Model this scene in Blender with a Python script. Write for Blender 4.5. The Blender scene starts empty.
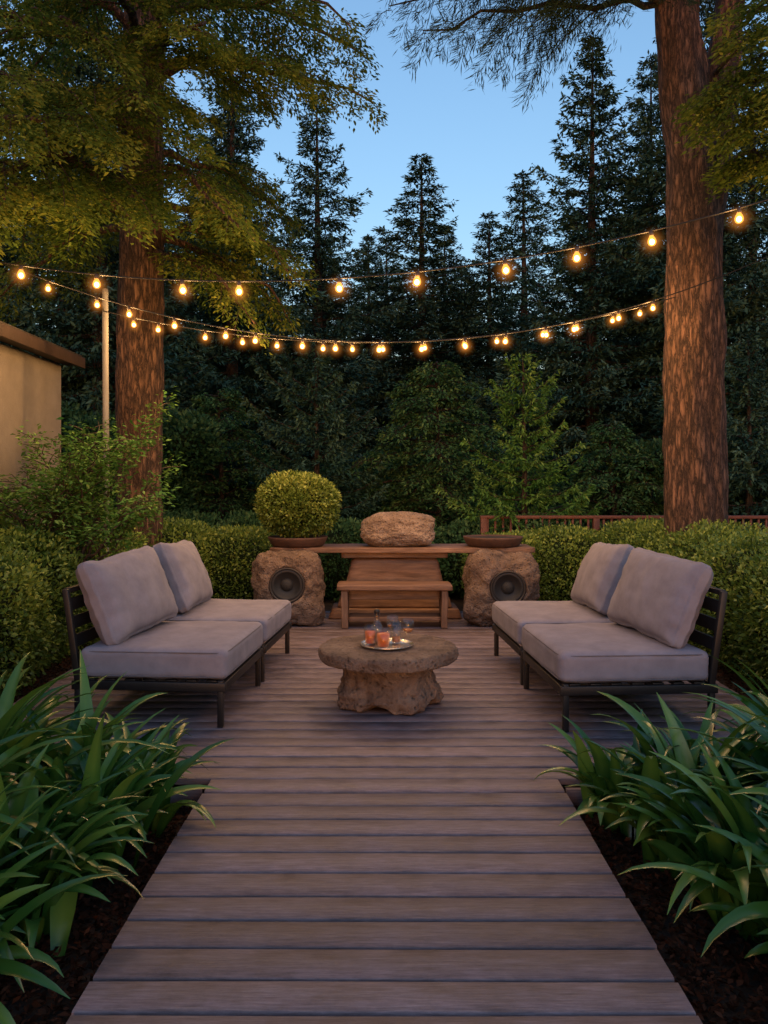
import bpy, bmesh, math, random
import numpy as np
from mathutils import Vector, Matrix, noise
random.seed(7); rng=np.random.default_rng(7)
scene=bpy.context.scene; COL=scene.collection
R=math.radians

# ---------------------------------------------------------------- materials
def newmat(name):
    m=bpy.data.materials.new(name); m.use_nodes=True
    nt=m.node_tree; b=nt.nodes['Principled BSDF']; return m,nt,b
def N(nt,t,**k):
    n=nt.nodes.new(t)
    for a,v in k.items(): setattr(n,a,v)
    return n
def L(nt,a,b): nt.links.new(a,b)
def ramp(nt,fac,stops):
    r=N(nt,'ShaderNodeValToRGB'); e=r.color_ramp.elements
    while len(e)<len(stops): e.new(0.5)
    for i,(p,c) in enumerate(stops):
        e[i].position=p; e[i].color=(*c,1) if len(c)==3 else c
    L(nt,fac,r.inputs[0]); return r.outputs[0]
def noisy(name,stops,scale=5,rough=.7,bump=.3,dist=.02,stretch=(1,1,1),detail=5,metal=0,bscale=None,spec=.5):
    m,nt,b=newmat(name)
    tc=N(nt,'ShaderNodeTexCoord'); mp=N(nt,'ShaderNodeMapping'); mp.inputs['Scale'].default_value=stretch
    L(nt,tc.outputs['Object'],mp.inputs[0])
    n=N(nt,'ShaderNodeTexNoise'); n.inputs['Scale'].default_value=scale; n.inputs['Detail'].default_value=detail; n.inputs['Roughness'].default_value=.65
    L(nt,mp.outputs[0],n.inputs['Vector'])
    L(nt,ramp(nt,n.outputs['Fac'],stops),b.inputs['Base Color'])
    b.inputs['Roughness'].default_value=rough; b.inputs['Metallic'].default_value=metal
    b.inputs['Specular IOR Level'].default_value=spec
    if bump:
        n2=N(nt,'ShaderNodeTexNoise'); n2.inputs['Scale'].default_value=bscale or scale*3; n2.inputs['Detail'].default_value=4
        L(nt,mp.outputs[0],n2.inputs['Vector'])
        bp=N(nt,'ShaderNodeBump'); bp.inputs['Strength'].default_value=bump; bp.inputs['Distance'].default_value=dist
        L(nt,n2.outputs['Fac'],bp.inputs['Height']); L(nt,bp.outputs[0],b.inputs['Normal'])
    return m
def leafmat(name,stops,rough=.5,trans=.25,spec=0):
    m,nt,b=newmat(name)
    a=N(nt,'ShaderNodeAttribute',attribute_name='var')
    c=ramp(nt,a.outputs['Fac'],stops)
    if spec:
        L(nt,c,b.inputs['Base Color']); b.inputs['Roughness'].default_value=rough; b.inputs['Specular IOR Level'].default_value=spec
    else:
        nt.nodes.remove(b); b=N(nt,'ShaderNodeBsdfDiffuse'); L(nt,c,b.inputs[0]); L(nt,b.outputs[0],nt.nodes['Material Output'].inputs['Surface'])
    if trans:
        t=N(nt,'ShaderNodeBsdfTranslucent'); L(nt,c,t.inputs[0])
        ms=N(nt,'ShaderNodeMixShader'); ms.inputs[0].default_value=trans
        L(nt,b.outputs[0],ms.inputs[1]); L(nt,t.outputs[0],ms.inputs[2])
        L(nt,ms.outputs[0],nt.nodes['Material Output'].inputs['Surface'])
    return m

def deckmat():
    m,nt,b=newmat('weathered_deck_wood')
    tc=N(nt,'ShaderNodeTexCoord'); a=N(nt,'ShaderNodeAttribute',attribute_name='var')
    off=N(nt,'ShaderNodeVectorMath',operation='SCALE'); off.inputs[0].default_value=(13,0,7); L(nt,a.outputs['Fac'],off.inputs['Scale'])
    ad=N(nt,'ShaderNodeVectorMath',operation='ADD'); L(nt,tc.outputs['Object'],ad.inputs[0]); L(nt,off.outputs[0],ad.inputs[1])
    mp=N(nt,'ShaderNodeMapping'); mp.inputs['Scale'].default_value=(3.0,34,34); L(nt,ad.outputs[0],mp.inputs[0])
    g=N(nt,'ShaderNodeTexNoise'); g.inputs['Scale'].default_value=2.4; g.inputs['Detail'].default_value=6; g.inputs['Roughness'].default_value=.8; L(nt,mp.outputs[0],g.inputs['Vector'])
    s=N(nt,'ShaderNodeTexNoise'); s.inputs['Scale'].default_value=3.4; s.inputs['Detail'].default_value=6; s.inputs['Roughness'].default_value=.7; L(nt,ad.outputs[0],s.inputs['Vector'])
    c=ramp(nt,g.outputs['Fac'],[(.3,(.09,.066,.073)),(.5,(.182,.142,.155)),(.7,(.275,.225,.245))])
    mr=N(nt,'ShaderNodeMapRange'); mr.inputs['From Min'].default_value=.3; mr.inputs['From Max'].default_value=.7; mr.inputs['To Min'].default_value=.5; mr.inputs['To Max'].default_value=1.25; L(nt,s.outputs['Fac'],mr.inputs['Value'])
    mv=N(nt,'ShaderNodeMapRange'); mv.inputs['To Min'].default_value=.78; mv.inputs['To Max'].default_value=1.15; L(nt,a.outputs['Fac'],mv.inputs['Value'])
    mu=N(nt,'ShaderNodeMath',operation='MULTIPLY'); L(nt,mr.outputs[0],mu.inputs[0]); L(nt,mv.outputs[0],mu.inputs[1])
    sc=N(nt,'ShaderNodeVectorMath',operation='SCALE'); L(nt,c,sc.inputs[0]); L(nt,mu.outputs[0],sc.inputs['Scale'])
    L(nt,sc.outputs[0],b.inputs['Base Color'])
    rr=N(nt,'ShaderNodeMapRange'); rr.inputs['From Min'].default_value=.3; rr.inputs['From Max'].default_value=.7; rr.inputs['To Min'].default_value=.32; rr.inputs['To Max'].default_value=.64; L(nt,s.outputs['Fac'],rr.inputs['Value']); L(nt,rr.outputs[0],b.inputs['Roughness'])
    bp=N(nt,'ShaderNodeBump'); bp.inputs['Strength'].default_value=.7; bp.inputs['Distance'].default_value=.005; L(nt,g.outputs['Fac'],bp.inputs['Height']); L(nt,bp.outputs[0],b.inputs['Normal'])
    return m
def barkmat(name,dark,light,sc=1.0):
    m,nt,b=newmat(name)
    tc=N(nt,'ShaderNodeTexCoord'); mp=N(nt,'ShaderNodeMapping'); mp.inputs['Scale'].default_value=(24*sc,24*sc,4.6*sc); L(nt,tc.outputs['Object'],mp.inputs[0])
    n=N(nt,'ShaderNodeTexNoise'); n.inputs['Scale'].default_value=1.1; n.inputs['Detail'].default_value=7; n.inputs['Roughness'].default_value=.72; n.inputs['Distortion'].default_value=.6; L(nt,mp.outputs[0],n.inputs['Vector'])
    v=N(nt,'ShaderNodeTexVoronoi',feature='DISTANCE_TO_EDGE'); v.inputs['Scale'].default_value=.8
    s3=N(nt,'ShaderNodeVectorMath',operation='SCALE'); s3.inputs['Scale'].default_value=2.8; L(nt,n.outputs['Color'],s3.inputs[0])
    mixv=N(nt,'ShaderNodeVectorMath',operation='ADD'); L(nt,mp.outputs[0],mixv.inputs[0]); L(nt,s3.outputs[0],mixv.inputs[1]); L(nt,mixv.outputs[0],v.inputs['Vector'])
    mr=N(nt,'ShaderNodeMapRange'); mr.inputs['From Max'].default_value=.3; mr.inputs['To Min'].default_value=.35; L(nt,v.outputs['Distance'],mr.inputs['Value'])
    mu=N(nt,'ShaderNodeMath',operation='MULTIPLY'); L(nt,mr.outputs[0],mu.inputs[0]); L(nt,n.outputs['Fac'],mu.inputs[1])
    L(nt,ramp(nt,mu.outputs[0],[(.18,dark),(.6,light)]),b.inputs['Base Color']); b.inputs['Roughness'].default_value=.9
    bp=N(nt,'ShaderNodeBump'); bp.inputs['Strength'].default_value=1; bp.inputs['Distance'].default_value=.07; L(nt,mu.outputs[0],bp.inputs['Height']); L(nt,bp.outputs[0],b.inputs['Normal'])
    return m
def stonemat(name,stops,scale=4):
    m,nt,b=newmat(name)
    tc=N(nt,'ShaderNodeTexCoord')
    n=N(nt,'ShaderNodeTexNoise'); n.inputs['Scale'].default_value=scale; n.inputs['Detail'].default_value=7; n.inputs['Roughness'].default_value=.75; L(nt,tc.outputs['Object'],n.inputs['Vector'])
    v=N(nt,'ShaderNodeTexVoronoi'); v.inputs['Scale'].default_value=scale*9; L(nt,tc.outputs['Object'],v.inputs['Vector'])
    c=ramp(nt,n.outputs['Fac'],stops)
    mr=N(nt,'ShaderNodeMapRange'); mr.inputs['From Max'].default_value=.35; mr.inputs['To Min'].default_value=.4; L(nt,v.outputs['Distance'],mr.inputs['Value'])
    sc=N(nt,'ShaderNodeVectorMath',operation='SCALE'); L(nt,c,sc.inputs[0]); L(nt,mr.outputs[0],sc.inputs['Scale']); L(nt,sc.outputs[0],b.inputs['Base Color'])
    b.inputs['Roughness'].default_value=.85
    ad=N(nt,'ShaderNodeMath',operation='ADD'); L(nt,mr.outputs[0],ad.inputs[0]); n2=N(nt,'ShaderNodeTexNoise'); n2.inputs['Scale'].default_value=scale*4; n2.inputs['Detail'].default_value=6; n2.inputs['Roughness'].default_value=.7; L(nt,tc.outputs['Object'],n2.inputs['Vector'])
    m2=N(nt,'ShaderNodeMath',operation='MULTIPLY'); m2.inputs[1].default_value=2.5; L(nt,n2.outputs['Fac'],m2.inputs[0]); L(nt,m2.outputs[0],ad.inputs[1])
    bp=N(nt,'ShaderNodeBump'); bp.inputs['Strength'].default_value=1; bp.inputs['Distance'].default_value=.028; L(nt,ad.outputs[0],bp.inputs['Height']); L(nt,bp.outputs[0],b.inputs['Normal'])
    return m
def plain(name,col,rough=.5,metal=0,spec=.5):
    m,nt,b=newmat(name); b.inputs['Base Color'].default_value=(*col,1); b.inputs['Roughness'].default_value=rough; b.inputs['Metallic'].default_value=metal
    b.inputs['Specular IOR Level'].default_value=spec
    return m
def thinglass(name):
    m,nt,b=newmat(name); t=N(nt,'ShaderNodeBsdfTransparent'); t.inputs[0].default_value=(.97,.97,.97,1)
    g=N(nt,'ShaderNodeBsdfGlossy'); g.inputs['Roughness'].default_value=.04
    f=N(nt,'ShaderNodeLayerWeight'); f.inputs[0].default_value=.15
    a=N(nt,'ShaderNodeMath',operation='MULTIPLY_ADD'); a.inputs[1].default_value=.5; a.inputs[2].default_value=.03; L(nt,f.outputs['Facing'],a.inputs[0])
    ms=N(nt,'ShaderNodeMixShader'); L(nt,a.outputs[0],ms.inputs[0]); L(nt,t.outputs[0],ms.inputs[1]); L(nt,g.outputs[0],ms.inputs[2])
    L(nt,ms.outputs[0],nt.nodes['Material Output'].inputs[0]); return m

M_deck=deckmat()
M_ground=noisy('forest_soil',[(.3,(.010,.007,.005)),(.7,(.035,.023,.016))],scale=6,bump=.8,dist=.03,rough=.95)
M_chip=leafmat('mulch_bark',[(0,(.014,.008,.006)),(1,(.08,.038,.024))],rough=.9,trans=0)
M_barkL=barkmat('bark_brown',(.03,.016,.011),(.33,.18,.11))
M_barkR=barkmat('bark_redbrown',(.03,.016,.011),(.34,.185,.12))
M_barkD=barkmat('bark_dark',(.02,.014,.01),(.14,.10,.07))
M_fir=leafmat('fir_needles',[(0,(.016,.05,.042)),(.6,(.05,.115,.085)),(1,(.10,.18,.12))],trans=0)  # needle tones lifted and blued, forest haze put into the colour
M_sap=leafmat('sapling_needles',[(0,(.045,.13,.025)),(.6,(.12,.26,.06)),(1,(.24,.38,.10))],trans=.2)
M_leafL=leafmat('cedar_leaves',[(0,(.04,.08,.016)),(.6,(.13,.185,.032)),(1,(.30,.32,.055))],trans=.45)
M_needle=leafmat('pine_needles',[(0,(.012,.025,.018)),(1,(.04,.07,.045))],trans=0)
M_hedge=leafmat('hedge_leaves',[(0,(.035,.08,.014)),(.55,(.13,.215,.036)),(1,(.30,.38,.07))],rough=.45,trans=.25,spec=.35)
M_box=leafmat('boxwood_leaves',[(0,(.05,.095,.014)),(.55,(.14,.21,.036)),(1,(.29,.34,.07))],rough=.4,trans=.2,spec=.3)
M_bush=leafmat('shrub_leaves',[(0,(.014,.042,.02)),(.6,(.04,.1,.042)),(1,(.09,.16,.065))],trans=.1)
M_under=leafmat('understory_leaves',[(0,(.025,.075,.03)),(.6,(.07,.16,.055)),(1,(.15,.25,.085))],trans=.2)
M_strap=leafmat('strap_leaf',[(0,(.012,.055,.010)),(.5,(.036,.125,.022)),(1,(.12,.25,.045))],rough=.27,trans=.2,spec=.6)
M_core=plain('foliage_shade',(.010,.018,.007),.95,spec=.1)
M_stem=noisy('twig_wood',[(.3,(.03,.02,.012)),(.7,(.09,.06,.04))],scale=20,bump=0)
M_fabric=noisy('cushion_fabric',[(.3,(.215,.203,.24)),(.7,(.29,.275,.32))],scale=7,rough=.95,bump=.3,dist=.003,bscale=300,spec=.2)
M_pipe=noisy('cushion_piping',[(.3,(.13,.12,.14)),(.7,(.165,.155,.175))],scale=9,rough=.95,bump=0)
M_frame=noisy('dark_metal_frame',[(.3,(.007,.0065,.0068)),(.7,(.014,.012,.012))],scale=12,rough=.5,bump=.1,dist=.002)
M_tstone=stonemat('table_stone',[(.3,(.08,.052,.036)),(.5,(.21,.145,.105)),(.7,(.37,.28,.21))],3)
M_rock=stonemat('speaker_rock',[(.3,(.075,.048,.035)),(.5,(.19,.128,.093)),(.7,(.34,.25,.19))],3.5)
M_boulder=stonemat('boulder_stone',[(.3,(.17,.115,.085)),(.5,(.30,.22,.17)),(.7,(.44,.34,.28))],4)
M_wood=noisy('oiled_timber',[(.3,(.085,.045,.027)),(.5,(.17,.095,.06)),(.7,(.27,.16,.105))],scale=1.8,stretch=(1.5,14,14),rough=.55,bump=.5,dist=.005)
M_woodV=noisy('oiled_timber_upright',[(.3,(.085,.045,.027)),(.5,(.16,.09,.057)),(.7,(.25,.15,.1))],scale=1.8,stretch=(14,14,1.5),rough=.55,bump=.5,dist=.005)
M_rail=noisy('railing_wood',[(.3,(.07,.02,.013)),(.7,(.15,.045,.027))],scale=6,rough=.6,bump=.2)
M_pole=noisy('grey_post_wood',[(.3,(.13,.13,.125)),(.7,(.25,.245,.235))],scale=2,stretch=(12,12,1),rough=.8,bump=.4,dist=.004)
M_stucco=noisy('beige_stucco',[(.35,(.18,.155,.13)),(.65,(.235,.205,.175))],scale=2.5,rough=.9,bump=.4,dist=.008,bscale=60)
M_roof=noisy('roof_fascia',[(.3,(.03,.018,.013)),(.7,(.06,.035,.025))],scale=4,rough=.6,bump=.2)
M_shingle=noisy('roof_shingle',[(.3,(.03,.025,.022)),(.7,(.08,.065,.055))],scale=9,rough=.9,bump=.6)
M_pot=noisy('terracotta_pot',[(.3,(.05,.025,.018)),(.7,(.10,.05,.033))],scale=8,rough=.7,bump=.3)
M_black=plain('speaker_black',(.012,.012,.013),.6)
M_grill=noisy('speaker_grille',[(.4,(.01,.01,.01)),(.6,(.03,.028,.026))],scale=90,rough=.7,bump=.4,dist=.002)
M_ring=plain('speaker_ring',(.035,.03,.028),.5,.2)
M_tray=plain('tray_metal',(.6,.57,.53),.25,1)
M_glass=thinglass('clear_glass')
M_drink=plain('orange_drink',(.72,.16,.015),.3); M_amber=plain('amber_liquid',(.5,.2,.05),.2)
M_wire=plain('wire_rubber',(.01,.009,.008),.6)
M_socket=plain('socket_black',(.02,.015,.012),.4)
m,nt,b=newmat('bulb_filament_glow'); e=N(nt,'ShaderNodeEmission'); e.inputs[0].default_value=(1,.60,.24,1); e.inputs[1].default_value=20
L(nt,e.outputs[0],nt.nodes['Material Output'].inputs[0]); M_fil=m; m.cycles.emission_sampling='NONE'
m,nt,b=newmat('bulb_amber_glass'); e=N(nt,'ShaderNodeEmission'); e.inputs[0].default_value=(1,.33,.05,1); e.inputs[1].default_value=3.2
t=N(nt,'ShaderNodeBsdfTransparent'); ms=N(nt,'ShaderNodeMixShader'); ms.inputs[0].default_value=.4
L(nt,t.outputs[0],ms.inputs[1]); L(nt,e.outputs[0],ms.inputs[2]); L(nt,ms.outputs[0],nt.nodes['Material Output'].inputs[0]); M_bglass=m; m.cycles.emission_sampling='NONE'
m,nt,b=newmat('bulb_halo'); nt.nodes.remove(b)  # self-glowing volume fading outward, imitates lens bloom around a bulb
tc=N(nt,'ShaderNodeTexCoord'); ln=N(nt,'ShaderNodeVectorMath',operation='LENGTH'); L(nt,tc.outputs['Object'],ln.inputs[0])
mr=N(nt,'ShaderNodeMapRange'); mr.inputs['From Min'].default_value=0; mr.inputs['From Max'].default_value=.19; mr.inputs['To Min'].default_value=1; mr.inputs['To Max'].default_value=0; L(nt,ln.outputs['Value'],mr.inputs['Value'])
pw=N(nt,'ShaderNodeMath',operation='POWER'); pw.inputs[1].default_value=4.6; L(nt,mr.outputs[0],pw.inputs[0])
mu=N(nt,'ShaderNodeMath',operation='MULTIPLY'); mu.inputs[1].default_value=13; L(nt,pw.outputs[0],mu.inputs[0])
e=N(nt,'ShaderNodeEmission'); e.inputs[0].default_value=(1,.33,.05,1); L(nt,mu.outputs[0],e.inputs[1]); L(nt,e.outputs[0],nt.nodes['Material Output'].inputs['Volume']); M_halo=m; m.cycles.emission_sampling='NONE'

# ---------------------------------------------------------------- mesh helpers
class MB:
    def __init__(s): s.V=[];s.F=[];s.n=0;s.var=[];s.mi=[]
    def add(s,V,F,var=0.5,mi=0):
        V=np.asarray(V,float).reshape(-1,3); F=np.asarray(F,int)
        s.V.append(V); s.F.append(F+s.n); s.n+=len(V)
        s.var.append(np.broadcast_to(np.asarray(var,float),(len(V),)).copy()); s.mi.append(np.full(len(F),mi,int))
        return s
    def mesh(s,name,mats,smooth=True):
        V=np.concatenate(s.V); me=bpy.data.meshes.new(name)
        loops=np.concatenate([f.ravel() for f in s.F]); tot=np.concatenate([np.full(len(f),f.shape[1]) for f in s.F])
        st=np.concatenate([[0],np.cumsum(tot)[:-1]])
        me.vertices.add(len(V)); me.vertices.foreach_set('co',V.ravel())
        me.loops.add(len(loops)); me.loops.foreach_set('vertex_index',loops.astype(np.int32))
        me.polygons.add(len(tot)); me.polygons.foreach_set('loop_start',st.astype(np.int32)); me.polygons.foreach_set('loop_total',tot.astype(np.int32))
        me.polygons.foreach_set('material_index',np.concatenate(s.mi).astype(np.int32))
        if smooth: me.polygons.foreach_set('use_smooth',np.ones(len(tot),bool))
        a=me.attributes.new('var','FLOAT','POINT'); a.data.foreach_set('value',np.concatenate(s.var).astype(np.float32))
        for m in mats: me.materials.append(m)
        me.update(); me.validate(); return me
def obj(name,me,parent=None,loc=(0,0,0),rot=(0,0,0),**props):
    o=bpy.data.objects.new(name,me); COL.objects.link(o); o.location=loc; o.rotation_euler=rot
    if parent: o.parent=parent
    for k,v in props.items(): o[k]=v
    return o
def thing(name,label,cat,loc=(0,0,0),rot=(0,0,0),**p):
    return obj(name,None,None,loc,rot,label=label,category=cat,**p)
def tube(path,rad,n=8,cap=True):
    P=np.asarray(path,float); m=len(P); rad=np.broadcast_to(np.asarray(rad,float),(m,))
    T=np.gradient(P,axis=0); T/=np.linalg.norm(T,axis=1)[:,None]+1e-9
    ref=np.array([0,0,1.]) if abs(T[0,2])<.9 else np.array([1.,0,0])
    A=np.cross(T,ref); A/=np.linalg.norm(A,axis=1)[:,None]+1e-9; B=np.cross(A,T)
    th=np.linspace(0,2*np.pi,n,endpoint=False)
    V=P[:,None]+rad[:,None,None]*(np.cos(th)[None,:,None]*A[:,None]+np.sin(th)[None,:,None]*B[:,None])
    i=np.arange(m-1)[:,None]*n; j=np.arange(n)[None]; k=(j+1)%n
    F=np.stack([i+j,i+k,i+n+k,i+n+j],-1).reshape(-1,4)
    return V.reshape(-1,3),F
def lathe(prof,n=32,fn=None):
    prof=np.asarray(prof,float); th=np.linspace(0,2*np.pi,n,endpoint=False)
    V=np.stack([prof[:,0,None]*np.cos(th),prof[:,0,None]*np.sin(th),np.repeat(prof[:,1,None],n,1)],-1).reshape(-1,3)
    m=len(prof); i=np.arange(m-1)[:,None]*n; j=np.arange(n)[None]; k=(j+1)%n
    F=np.stack([i+j,i+k,i+n+k,i+n+j],-1).reshape(-1,4)
    return V,F
def bbox(c,s,bev=.006,rot=None,seg=2):
    bm=bmesh.new(); bmesh.ops.create_cube(bm,size=1)
    for v in bm.verts: v.co=Vector((v.co.x*s[0],v.co.y*s[1],v.co.z*s[2]))
    if bev: bmesh.ops.bevel(bm,geom=bm.edges[:],offset=bev,segments=seg,affect='EDGES',profile=.5)
    bmesh.ops.triangulate(bm,faces=bm.faces[:])
    V=np.array([v.co[:] for v in bm.verts]); F=np.array([[v.index for v in f.verts] for f in bm.faces]); bm.free()
    if rot is not None: V=V@np.array(Matrix.Rotation(rot[1],3,rot[0])).T
    return V+np.array(c),F
def ico(c,r,sub=3):
    bm=bmesh.new(); bmesh.ops.create_icosphere(bm,subdivisions=sub,radius=1)
    V=np.array([v.co[:] for v in bm.verts]); F=np.array([[v.index for v in f.verts] for f in bm.faces]); bm.free()
    return V*np.array(r)+np.array(c),F
def mbox(name,mat,parent,c,s,bev=.006,rot=None):
    return obj(name,MB().add(*bbox(c,s,bev,rot)).mesh(name,[mat],False),parent)
def cubegrid(n):
    bm=bmesh.new(); bmesh.ops.create_cube(bm,size=2); bmesh.ops.subdivide_edges(bm,edges=bm.edges[:],cuts=n,use_grid_fill=True)
    V=np.array([v.co[:] for v in bm.verts]); F=np.array([[v.index for v in f.verts] for f in bm.faces]); bm.free(); return V,F
def fbm(V,sc,seed=0,octv=4):
    return np.array([noise.fractal(Vector(p)*sc+Vector((seed*7.1,seed*3.3,seed)),1.0,2.0,octv) for p in V])
def pn(P,sc,seed=0):
    r=np.random.default_rng(seed); o=np.zeros(len(P))
    for k in range(6):
        d=r.normal(size=3)*sc*(1+.5*k/3); o+=np.sin(P@d+r.uniform(0,6.28))
    return o/6
def unit(A): return A/(np.linalg.norm(A,axis=-1,keepdims=True)+1e-9)
def leafquads(mb,P,D,Nn,Ls,Ws,var,mi=0):
    D=unit(D); S=unit(np.cross(D,Nn)); U=np.cross(S,D); Ls=np.asarray(Ls)[:,None]; Ws=np.asarray(Ws)[:,None]
    n=len(P); a=P; b_=P+D*Ls*.45+S*Ws*.5+U*Ws*.2; c=P+D*Ls; d=P+D*Ls*.45-S*Ws*.5+U*Ws*.2
    V=np.stack([a,b_,c,d],1).reshape(-1,3); F=np.arange(4*n).reshape(n,4)
    mb.add(V,F,np.repeat(var,4),mi)

def lumps(mb,ls,dens,leaf,seed=0,core=.84,mi=0,mcore=1,up=.3,spread=(.82,1.1)):
    r=np.random.default_rng(seed)
    for i,(c,rad,p) in enumerate(ls):
        c=np.array(c,float); rad=np.array(rad,float)
        area=4*np.pi*((rad[0]*rad[1])**1.6/3+(rad[0]*rad[2])**1.6/3+(rad[1]*rad[2])**1.6/3)**(1/1.6)
        n=int(area*dens); u=unit(r.normal(size=(n,3)))
        k=(np.abs(u)**p).sum(1)**(-1/p); u2=u*k[:,None]
        ns=1+.10*pn(c+u2*rad,4,seed)+.07*pn(c+u2*rad,11,seed+1)
        rf=r.uniform(*spread,n)
        P=c+u2*rad*(ns*rf)[:,None]
        keep=P[:,2]>-.08
        for j,(c2,r2,p2) in enumerate(ls):
            if j!=i:
                q=(P-np.array(c2))/np.array(r2)
                keep&=((np.abs(q)**p2).sum(1)**(1/p2))>.86
        P=P[keep]; u=u[keep]; rf=rf[keep]; n=len(P)
        D=u+r.normal(size=(n,3))*.7+np.array([0,0,up]); Nn=u+r.normal(size=(n,3))*.5
        s=leaf*r.uniform(.6,1.4,n)
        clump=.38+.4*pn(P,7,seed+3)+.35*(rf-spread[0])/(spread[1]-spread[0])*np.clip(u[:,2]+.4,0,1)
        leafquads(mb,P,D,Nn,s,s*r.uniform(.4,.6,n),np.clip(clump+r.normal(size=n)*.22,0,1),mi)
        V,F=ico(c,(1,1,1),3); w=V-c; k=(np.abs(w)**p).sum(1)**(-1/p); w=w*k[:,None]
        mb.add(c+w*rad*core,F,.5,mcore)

# ---------------------------------------------------------------- ground / deck
g=MB(); xs=np.linspace(-160,160,161); X,Y=np.meshgrid(xs,xs+60); Z=np.full_like(X,-.13)
Vg=np.stack([X,Y,Z],-1).reshape(-1,3)
i=np.arange(160)[:,None]*161+np.arange(160)[None]; F=np.stack([i,i+1,i+162,i+161],-1).reshape(-1,4)
g.add(Vg,F); obj('ground',g.mesh('ground',[M_ground]),kind='structure')

d=MB(); y=-1.2; k=0; r0=random.Random(3)
PW=.149; GAP=.013; DY1=9.25; DY0=3.88
def plank(x0,x1,y0,y1,var,zt):
    c=.0045; h=.03
    n=14; xx=np.linspace(x0,x1,n)
    prof=[(y0,zt-h),(y0,zt-c),(y0+c,zt),(y1-c,zt),(y1,zt-c),(y1,zt-h)]
    V=[];ph=r0.uniform(0,6)
    for x in xx:
        wob=.003*math.sin(x*2.3+ph)
        for (py,pz) in prof: V.append((x,py+wob,pz))
    m=len(prof); F=[]
    for a in range(n-1):
        for b in range(m-1): F.append((a*m+b,(a+1)*m+b,(a+1)*m+b+1,a*m+b+1))
    V=np.array(V); d.add(V,np.array(F),var)
    for a in (0,n-1): d.add(V[a*m:(a+1)*m],np.array([[0,1,2,3],[0,3,4,5]]),var)
while y<DY1:
    w=PW+r0.uniform(-.008,.008)
    hw=.885 if y<DY0 else 2.55
    j1,j2=r0.uniform(-.006,.006),r0.uniform(-.006,.006)
    plank(-hw+j1,hw+j2,y,y+w,r0.random(),r0.uniform(-.003,.003)); y+=w+GAP
for hx,a,bb in ((.87,-1.2,DY0),(2.52,DY0+.04,DY1)):
    for s in (-1,1): d.add(*bbox((s*(hx-.03),(a+bb)/2,-.078),(.035,bb-a,.09),0),var=.2)
for s in (-1,1): d.add(*bbox((s*1.72,DY0+.055,-.078),(1.6,.035,.09),0),var=.2)
obj('wooden_deck',d.mesh('wooden_deck',[M_deck],False),kind='structure')
mb=MB()
def chips(x0,x1,y0,y1,n):
    P=np.stack([rng.uniform(x0,x1,n),rng.uniform(y0,y1,n),rng.uniform(-.125,-.095,n)],-1)
    D=rng.normal(size=(n,3))*np.array([1,1,.35]); Nn=rng.normal(size=(n,3))*.5+np.array([0,0,1])
    s=rng.uniform(.012,.045,n); leafquads(mb,P,D,Nn,s,s*rng.uniform(.25,.6,n),rng.random(n)**1.5)
chips(-2.6,-.9,1.2,3.88,22000); chips(.9,2.6,1.2,3.88,22000); chips(2.55,3.1,3.8,9.5,7000); chips(-3.1,-2.55,3.8,9.5,7000)
obj('bark_mulch',mb.mesh('bark_mulch',[M_chip],False),kind='stuff',label='dark bark mulch covering the planting beds',category='mulch')

# ---------------------------------------------------------------- cushions / sofas
CG=cubegrid(26)
def cushion(sx,sy,sz,rad,puff,pinch=0,seed=0,pipe=True):
    V,F=CG; V=V.copy(); h=np.array([sx,sy,sz])/2; p=V*h
    q=np.clip(p,-(h-rad),h-rad); dd=p-q; p=q+unit(dd)*rad*(np.linalg.norm(dd,axis=1)>1e-6)[:,None]
    x=V[:,0];y_=V[:,1];z=V[:,2]
    f=(1-x**2)*(1-y_**2)
    if pinch:
        p[:,2]*=(1-pinch)+pinch*np.clip((1-x**4)*(1-y_**4),0,1)**.45
        p[:,2]+=z*puff*f
        p[:,0]*=1-.05*(1-y_**2); p[:,1]*=1-.04*(1-x**2)
    else: p[:,2]+=np.sign(z)*(np.abs(z)>.6)*puff*f
    amp=1.5 if pinch else .8
    nz=(fbm(p+seed*3,3.5,seed,3)*.009+fbm(p,9,seed+5,3)*.004)*amp
    an=np.arctan2(y_,x); e=np.clip(np.maximum(np.abs(x),np.abs(y_))-.45,0,1)
    nz+=np.sin(an*17+seed*2+3*fbm(p,3,seed+7,2))*.0035*e*(np.abs(z)>.5)*(1.4 if pinch else .6)
    p+=unit(p/h)*nz[:,None]
    mb=MB().add(p,F,.5,0)
    t=np.linspace(0,2*np.pi,97)[:-1]; ex=.12
    cx=np.sign(np.cos(t))*np.abs(np.cos(t))**ex*(h[0]); cy=np.sign(np.sin(t))*np.abs(np.sin(t))**ex*(h[1])
    if pipe:
        for zz in [-h[2]+rad*.45,h[2]-rad*.45]:
            inset=rad*.12
            path=np.stack([cx-np.sign(cx)*inset,cy-np.sign(cy)*inset,np.full(96,zz)],-1); path=np.vstack([path,path[:1]])
            mb.add(*tube(path,.004,6),.5,1)
    return mb
seat_me=[cushion(.94,1.04,.19,.045,.02,0,s).mesh('seat_cushion',[M_fabric,M_pipe]) for s in (1,2)]
back_me=[cushion(.58,.92,.20,.06,.05,.5,s,False).mesh('back_cushion',[M_fabric,M_pipe]) for s in (3,4,5,6)]
legm=MB().add(*bbox((0,0,.145),(.036,.036,.29),.004)).mesh('leg',[M_frame],False)
fr=MB()
for s in (-1,1):
    fr.add(*bbox((0,s*.505,.25),(.98,.032,.055),.004))
fr.add(*bbox((.47,0,.25),(.032,.97,.055),.004)); fr.add(*bbox((-.47,0,.25),(.032,.97,.055),.004))
for k in range(7): fr.add(*bbox((-.39+k*.13,0,.275),(.07,.97,.018),.003))
frame_me=fr.mesh('seat_frame',[M_frame],False)
bk=MB()
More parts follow.
